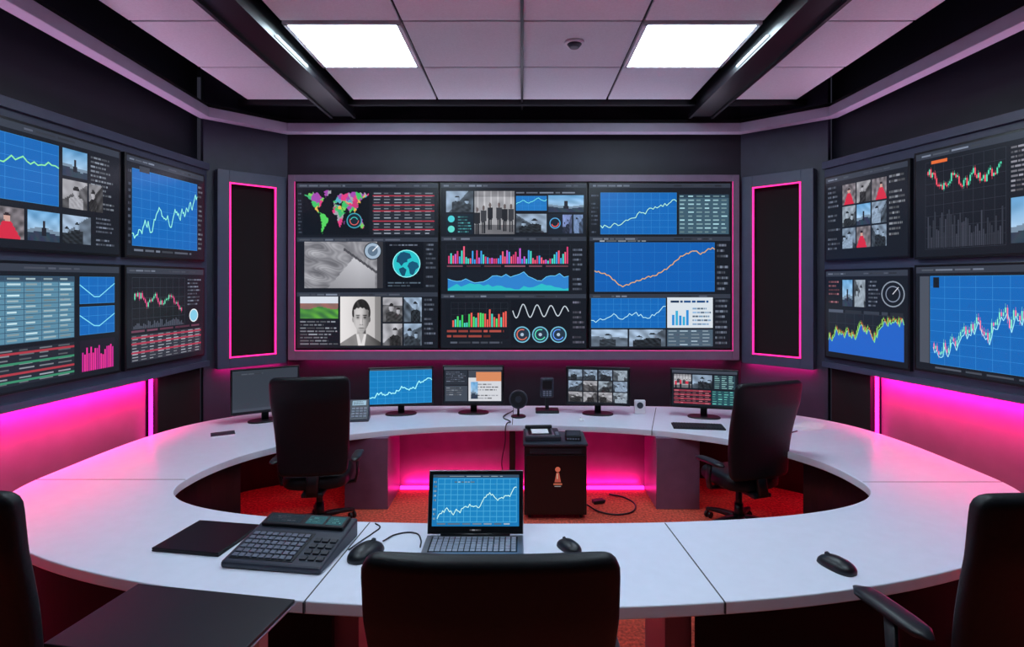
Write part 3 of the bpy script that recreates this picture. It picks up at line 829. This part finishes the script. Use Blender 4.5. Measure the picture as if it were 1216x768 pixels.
# ---------------------------------------------------------------- side table
e = empty('side_table', (-1.425, 2.32, 0), math.radians(-9.5))
box('table_top', -.395, .395, -.22, .22, .79, .806, M_plastic, e, bevel=.004)
box('metal_edge', -.399, .399, -.224, .224, .782, .79, M_silver, e, bevel=.002)
box('post', .365, .393, -.03, .03, .02, .785, M_silver, e, bevel=.003)
box('foot', .15, .40, -.2, .2, 0, .02, M_plastic, e, bevel=.004)

# ---------------------------------------------------------------- monitors
def monitor(x, y, rz, w, h, fn, lift=.1):
    e = empty('computer_monitor', (x, y, .75), rz)
    z0 = lift; z1 = lift + h
    box('panel', -w / 2, w / 2, -.018, .018, z0, z1, M_bezel, e, bevel=.006)
    loft('rear_housing', [[(a, .015 + q * .045, (z0 + z1) / 2 + b) for (a, b, _) in se(w * .38 * (1 - .3 * q), h * .36 * (1 - .3 * q), 4, 24)] for q in (0, .5, 1)], M_bezel, e)
    loft('neck', [[(a, b + .045, z) for (a, b, _) in se(.035, .012, 4, 16)] for z in (.01, z0 + h * .35)], M_plastic, e)
    loft('foot', [se(.17 * k, .11 * k, 2.6, 32, 0, .02, z) for z, k in ((0, 1), (.006, 1), (.012, .93))], M_plastic, e, smooth=False)
    b = .018
    c = Canvas(w - 2 * b, h - b * 2.2); c.rng = random.Random(int(abs(x) * 100))
    c.rect(0, 0, 1, 1, BG); fn(c)
    c.build('screen_content', e, (-w / 2 + b, -.0185, z0 + b * 1.3))
    return e
def m1(c):
    c.rect(0, 0, 1, 1, (50, 56, 66)); c.text(.05, .06, .5, .12, 1, (90, 96, 108)); c.rect(0, .93, 1, 1, (60, 66, 78))
def m2(c):
    c.rect(0, 0, 1, .05, (60, 70, 84)); c.chart(.0, .05, 1, 1, c.walk(50, .85, .25, .07, 3), c=(150, 230, 235), bg=(20, 116, 178), gc=(56, 150, 206), wd=.01)
def m3(c):
    c.rect(0, 0, 1, .08, (70, 76, 86)); c.rect(.02, .1, .4, .5, (40, 46, 56)); c.text(.04, .12, .38, .48, 7)
    c.rect(.42, .1, .98, .96, (196, 198, 204)); c.rect(.42, .1, .98, .3, (60, 66, 76)); c.rect(.55, .14, .98, .4, (200, 128, 88)); c.text(.46, .45, .94, .92, 6, (180, 184, 194)); c.raster(.46, .42, .58, .9, 8, 12, P_sky(3, False))
    c.rect(.02, .53, .4, .96, (60, 68, 80)); c.text(.04, .56, .38, .94, 6, (150, 156, 168))
def m4(c):
    k = 0
    for i in range(4):
        for j in range(3):
            c.raster(.02 + i * .245, .04 + j * .32, .245 + i * .245, .33 + j * .32, 18, 16, P_mono(100 + k, 110)); k += 1
    c.rect(.5, 0, .515, 1, (16, 18, 24))
def m5(c):
    c.rect(0, 0, 1, .08, (60, 66, 78)); c.raster(.03, .12, .3, .5, 18, 14, P_people(6, True)); c.raster(.32, .12, .62, .5, 18, 14, P_mono(7)); c.table(.65, .12, .97, .5, 7, 3, (40, 60, 70), (150, 200, 200))
    c.table(.03, .55, .6, .95, 7, 6, (40, 30, 40), (180, 110, 120), linec=(140, 46, 64)); c.table(.62, .55, .97, .95, 6, 4, (34, 70, 80), (110, 200, 190))
monitor(-2.68, 5.87, math.radians(32), .66, .46, m1)
monitor(-1.33, 6.17, math.radians(10), .70, .42, m2)
monitor(-.54, 6.22, 0, .68, .43, m3)
monitor(.83, 6.17, math.radians(-9), .70, .42, m4)
monitor(1.95, 6.02, math.radians(-14), .70, .42, m5)

# keyboard
def keyboard(x, y, rz, w=.5, d=.16):
    e = empty('keyboard', (x, y, .75), rz)
    box('body', -w / 2, w / 2, -d / 2, d / 2, 0, .016, M_plastic, e, bevel=.005)
    L = []
    for r in range(5):
        for k in range(18):
            u = w * .96 / 18; v = d * .9 / 5
            a = -w * .48 + k * u; b = -d * .45 + r * v
            L.append((a + u * .1, a + u * .9, b + v * .1, b + v * .9, .014, .022))
    boxes('keys', L, M_keyd, e)
keyboard(1.76, 5.62, math.radians(-8), d=.2)

def mouse(x, y, rz, L=.13, mat=None, z=.75):
    e = empty('computer_mouse', (x, y, z), rz)
    k = L / 2
    rr = []
    for q in range(10):
        u = q / 9; f = math.sqrt(max(.03, 1 - u ** 2.4))
        rr.append(se(k * .58 * f, k * f, 2.6, 28, 0, -k * .12 * u, k * .55 * u))
    loft('shell', rr, mat or M_plastic, e)
    cyl('scroll_wheel', k * .13, -k * .05, k * .05, M_dplastic, e, loc=(0, k * .52, k * .43), rot=(0, math.pi / 2, 0))
    strip('button_split', (0, k * .15), (0, k * .42), k * .03, k * .3, k * .515, M_black, e)
    return e
mouse(-.83, 2.99, math.radians(-24), .23)
mouse(.255, 3.06, math.radians(30), .17)
mouse(1.60, 2.86, math.radians(22), .2)
mouse(.62, 5.9, math.radians(10), .09, M_white)
tube('mouse_cable', [(-.775, 3.13, .758), (-.72, 3.22, .756), (-.62, 3.24, .755), (-.57, 3.16, .755), (-.555, 3.06, .757)], .004, M_plastic)

# laptop
e = empty('laptop', (-.265, 3.0, .75), 0)
w, d = .545, .36
box('base', -w / 2, w / 2, -d / 2, d / 2, 0, .02, M_silver, e, bevel=.006)
L = []
for r in range(6):
    for k in range(15):
        u = w * .86 / 15; v = d * .48 / 6; a = -w * .43 + k * u; b = -.02 + r * v
        L.append((a + u * .1, a + u * .88, b + v * .12, b + v * .86, .019, .024))
boxes('keys', L, PM('laptop_keycap', (150, 156, 170), .5, noise=.04), e)
box('key_well', -w * .44, w * .44, -.025, .158, .0195, .0205, M_bezel, e)
box('trackpad', -.08, .08, -.16, -.045, .0195, .021, M_dplastic, e)
cyl('hinge', .011, -w * .36, w * .36, M_plastic, e, loc=(0, d / 2 - .004, .022), rot=(0, math.pi / 2, 0))
lid = empty('lid', (0, d / 2, .024), 0, e); lid.rotation_euler = (math.radians(-13), 0, 0)
box('lid_shell', -w / 2, w / 2, -.004, .008, 0, .345, M_silver, lid, bevel=.004)
box('lid_bezel', -w / 2 + .004, w / 2 - .004, -.007, -.004, .004, .341, M_bezel, lid)
c = Canvas(w - .05, .278)
c.rect(0, 0, 1, 1, (24, 110, 168)); c.rect(0, 0, 1, .06, (50, 70, 90)); c.text(.05, .015, .9, .05, 1, (160, 180, 190), .6)
c.chart(.06, .08, .97, .92, c.walk(60, .88, .2, .07, 140), c=(190, 235, 225), bg=(26, 120, 178), gc=(70, 160, 205), nx=12, ny=8, wd=.004)
c.text(.01, .1, .05, .9, 9, (150, 190, 210)); c.text(.06, .93, .97, .98, 1, (190, 200, 210)); c.text(.25, .12, .6, .17, 1, (170, 210, 220))
c.build('screen_content', lid, (-w / 2 + .025, -.0072, .043))
c = Canvas(.07, .012); c.rect(0, 0, 1, 1, (12, 13, 17)); c.text(.05, 0, 1, 1, 1, (150, 150, 160), .9, .6)
c.build('badge', lid, (-.035, -.0073, .018))

# desk telephone console
e = empty('telephone_console', (-1.235, 3.03, .75), math.radians(-8))
w, d = .54, .44
V = [(-w / 2, -d / 2, 0), (w / 2, -d / 2, 0), (w / 2, d / 2, 0), (-w / 2, d / 2, 0), (-w / 2, -d / 2, .035), (w / 2, -d / 2, .035), (w / 2, d / 2, .105), (-w / 2, d / 2, .105)]
mesh('body', V, [(0, 1, 2, 3), (4, 5, 6, 7), (0, 1, 5, 4), (1, 2, 6, 5), (2, 3, 7, 6), (3, 0, 4, 7)], M_dplastic, e, bevel=.012)
top = empty('top_face', (0, -d / 2, .036), 0, e); top.rotation_euler = (math.atan2(.07, d), 0, 0)
L = []
for r in range(6):
    for k in range(9):
        a = -.235 + k * .037; b = .04 + r * .037; L.append((a, a + .029, b, b + .027, -.002, .009))
boxes('keys', L, PM('console_keycap', (92, 98, 114), .5, noise=.05), top, bevel=.002)
box('key_field', -.245, .105, .03, .27, -.004, .0015, M_plastic, top)
boxes('side_keys', [(.13 + k * .045, .165 + k * .045, .05 + r * .05, .08 + r * .05, -.002, .008) for r in range(4) for k in range(3)], M_keyd, top, bevel=.002)
box('display_hood', -.24, .24, .31, .42, -.002, .02, M_plastic, top, bevel=.006)
for (a, b) in ((-.22, -.02), (.01, .115), (.13, .225)):
    c = Canvas(b - a, .075); c.rect(0, 0, 1, 1, (26, 40, 48) if a < 0 else (40, 80, 88)); c.text(.08, .15, .9, .85, 3, (90, 150, 150) if a >= 0 else (80, 90, 100))
    c.build('status_display', top, (a, .328, .0205), (-math.pi / 2, 0, 0))
e = empty('closed_laptop', (-1.77, 3.17, .75), math.radians(-9))
box('base', -.2, .2, -.18, .18, 0, .012, M_plastic, e, bevel=.004)
box('lid', -.2, .2, -.18, .18, .0125, .022, M_bezel, e, bevel=.004)
cyl('hinge', .008, -.14, .14, M_plastic, e, loc=(0, .181, .011), rot=(0, math.pi / 2, 0))
tube('console_cable', [(-.935, 3.03, .758), (-.90, 3.14, .754), (-.86, 3.24, .754), (-.84, 3.32, .754), (-.88, 3.37, .753)], .004, M_plastic)

# ---------------------------------------------------------------- small desk things at the back
e = empty('desk_speaker', (-.04, 6.05, .75))
cyl('foot', .08, 0, .015, M_plastic, e, bev=.004)
cyl('stem', .012, .01, .12, M_plastic, e)
cyl('body', .1, -.03, .03, M_dplastic, e, loc=(0, 0, .19), rot=(math.pi / 2 - .15, 0, 0), bev=.01)
cyl('grille', .082, .0305, .034, M_plastic, e, loc=(0, 0, .19), rot=(math.pi / 2 - .15, 0, 0))
cyl('cone', .035, .034, .038, M_dplastic, e, loc=(0, 0, .19), rot=(math.pi / 2 - .15, 0, 0))
e = empty('handset_dock', (.28, 6.3, .75))
box('base', -.13, .13, -.1, .08, 0, .03, M_plastic, e, bevel=.008)
box('stem', -.02, .02, .0, .03, .02, .2, M_plastic, e)
box('handset', -.075, .075, -.03, .04, .16, .38, M_dplastic, e, bevel=.015)
box('handset_screen', -.05, .05, -.034, -.029, .26, .35, M_bezel, e)
boxes('buttons', [(-.045 + k * .034, -.022 + k * .034, -.035, -.029, .18 + r * .022, .194 + r * .022) for k in range(3) for r in range(3)], M_key, e)
e = empty('desk_clock', (1.30, 6.2, .75), math.radians(-5))
box('case', -.06, .06, -.02, .03, 0, .15, M_white, e, bevel=.01)
cyl('dial', .035, 0, .004, M_dplastic, e, loc=(0, -.018, .095), rot=(math.pi / 2, 0, 0))
e = empty('desk_phone', (-1.76, 5.92, .75), math.radians(10))
V = [(-.15, -.11, 0), (.15, -.11, 0), (.15, .09, 0), (-.15, .09, 0), (-.14, -.1, .03), (.14, -.1, .03), (.14, .08, .2), (-.14, .08, .2)]
mesh('body', V, [(0, 1, 2, 3), (4, 5, 6, 7), (0, 1, 5, 4), (1, 2, 6, 5), (2, 3, 7, 6), (3, 0, 4, 7)], M_dplastic, e, bevel=.008)
face = empty('face', (0, -.1, .03), 0, e); face.rotation_euler = (math.atan2(.17, .18), 0, 0)
rr = []
for q in range(13):
    u = q / 12; k = 1.0 if (u < .22 or u > .78) else .72
    rr.append([(-.095 + x * 1.0, .01 + .225 * u, .03 + z + .018 * math.sin(math.pi * u)) for (x, z, _) in se(.032 * k, .02 * k, 3, 16)])
loft('handset', rr, M_plastic, face)
boxes('keypad', [(-.03 + .04 * k, .0 + .04 * k, .02 + .032 * r, .042 + .032 * r, 0, .007) for k in range(4) for r in range(4)], M_key, face, bevel=.001)
c = Canvas(.14, .06); c.rect(0, 0, 1, 1, (130, 160, 180)); c.text(.08, .1, .9, .9, 3, (50, 60, 80)); c.build('display', face, (-.03, .165, .006), (-math.pi / 2, 0, 0))
e = empty('paper_stack', (2.86, 5.62, .75), math.radians(20))
for k in range(4):
    ob = box('sheet_%d' % (k + 1), -.15, .15, -.105, .105, .0015 * k, .0015 * k + .001, M_paper, e); ob.rotation_euler = (0, 0, .18 * k); ob.location = (.03 * k, .01 * k, 0)
e = empty('pen', (2.62, 5.42, .757), math.radians(35))
cyl('barrel', .005, -.06, .06, M_plastic, e, rot=(0, math.pi / 2, 0)); cyl('tip', .005, .06, .075, M_silver, e, r2=.001, rot=(0, math.pi / 2, 0))
e = empty('notepad', (-2.85, 5.35, .75), math.radians(30))
box('pages', -.1, .1, -.07, .07, 0, .01, M_paper, e); box('cover', -.102, .102, -.072, .072, .01, .012, M_dplastic, e)

# ---------------------------------------------------------------- equipment cabinet
e = empty('equipment_cabinet', (.31, 5.42, 0))
box('body', -.29, .29, -.21, .21, .04, .68, M_plastic, e, bevel=.008)
box('door', -.27, .27, -.222, -.21, .06, .6, M_bezel, e, bevel=.004)
box('lid', -.3, .3, -.225, .215, .68, .705, M_dplastic, e, bevel=.006)
boxes('vents', [(-.24, .24, -.224, -.221, .615 + .012 * k, .62 + .012 * k) for k in range(4)], M_dplastic, e)
c = Canvas(.1, .2)
c.disc(.5, .16, .12, (170, 84, 66)); c.poly([(.2, .75), (.8, .75), (.62, .3), (.38, .3)], (150, 70, 58)); c.rect(.1, .8, .9, .88, (150, 80, 60)); c.rect(.2, .92, .8, .96, (120, 120, 120)); c.rect(.42, .35, .5, .6, (180, 150, 130))
c.build('emblem', e, (-.03, -.2225, .3))
for sx in (-.24, .24):
    for sy in (-.16, .16):
        cyl('caster', .025, -.012, .012, M_plastic, e, loc=(sx, sy, .025), rot=(0, math.pi / 2, 0))
e = empty('document_scanner', (.20, 5.42, .705), math.radians(3))
box('body', -.18, .16, -.15, .15, 0, .05, M_dplastic, e, bevel=.01)
box('glass_frame', -.165, .10, -.135, .13, .05, .056, M_silver, e, bevel=.002)
box('glass', -.145, .08, -.115, .11, .056, .058, M_bezel, e)
boxes('document_sheets', [(-.11, .05, -.08, .07, .0585, .0615)], M_paper, e)
box('feeder', -.165, .10, .10, .145, .056, .085, M_plastic, e, bevel=.008)
boxes('buttons', [(.115, .145, -.12 + .04 * k, -.095 + .04 * k, .05, .056) for k in range(3)], M_key, e)
e = empty('network_box', (.49, 5.40, .705), math.radians(-4))
box('case', -.075, .075, -.11, .11, 0, .045, M_plastic, e, bevel=.006)
boxes('ports', [(-.06 + .025 * k, -.042 + .025 * k, -.113, -.108, .012, .026) for k in range(5)], M_key, e)
box('top_plate', -.06, .06, -.09, .09, .045, .05, M_dplastic, e, bevel=.002)
tube('power_cable', [(.62, 5.5, .03), (.75, 5.35, .012), (.95, 5.3, .012), (1.1, 5.45, .012), (1.05, 5.7, .012), (.9, 5.8, .012)], .008, M_plastic)
e = empty('power_adapter', (.76, 5.6, 0), .3)
box('case', -.06, .06, -.035, .035, 0, .035, M_plastic, e, bevel=.008); box('socket', .06, .075, -.012, .012, .01, .025, M_dplastic, e)
tube('monitor_cable', [(-.1, 6.3, .76), (-.2, 6.0, .757), (-.12, 5.8, .757), (-.16, 5.69, .757), (-.17, 5.66, .6), (-.2, 5.7, .3), (-.1, 5.68, .1), (-.02, 5.67, .02)], .006, M_plastic)

# ---------------------------------------------------------------- world + camera
w = bpy.data.worlds.new('World'); scene.world = w; w.use_nodes = True
w.node_tree.nodes['Background'].inputs['Color'].default_value = (.02, .02, .03, 1)
cam = bpy.data.cameras.new('Camera'); co = bpy.data.objects.new('Camera', cam); scene.collection.objects.link(co)
co.location = (0, 0, 2.2); co.rotation_euler = (math.pi / 2, 0, 0)
cam.sensor_width = 36; cam.lens = 36 * 667 / 1216
cam.shift_x = -12 / 1216; cam.shift_y = -49 / 1216
cam.clip_start = .05
scene.camera = co
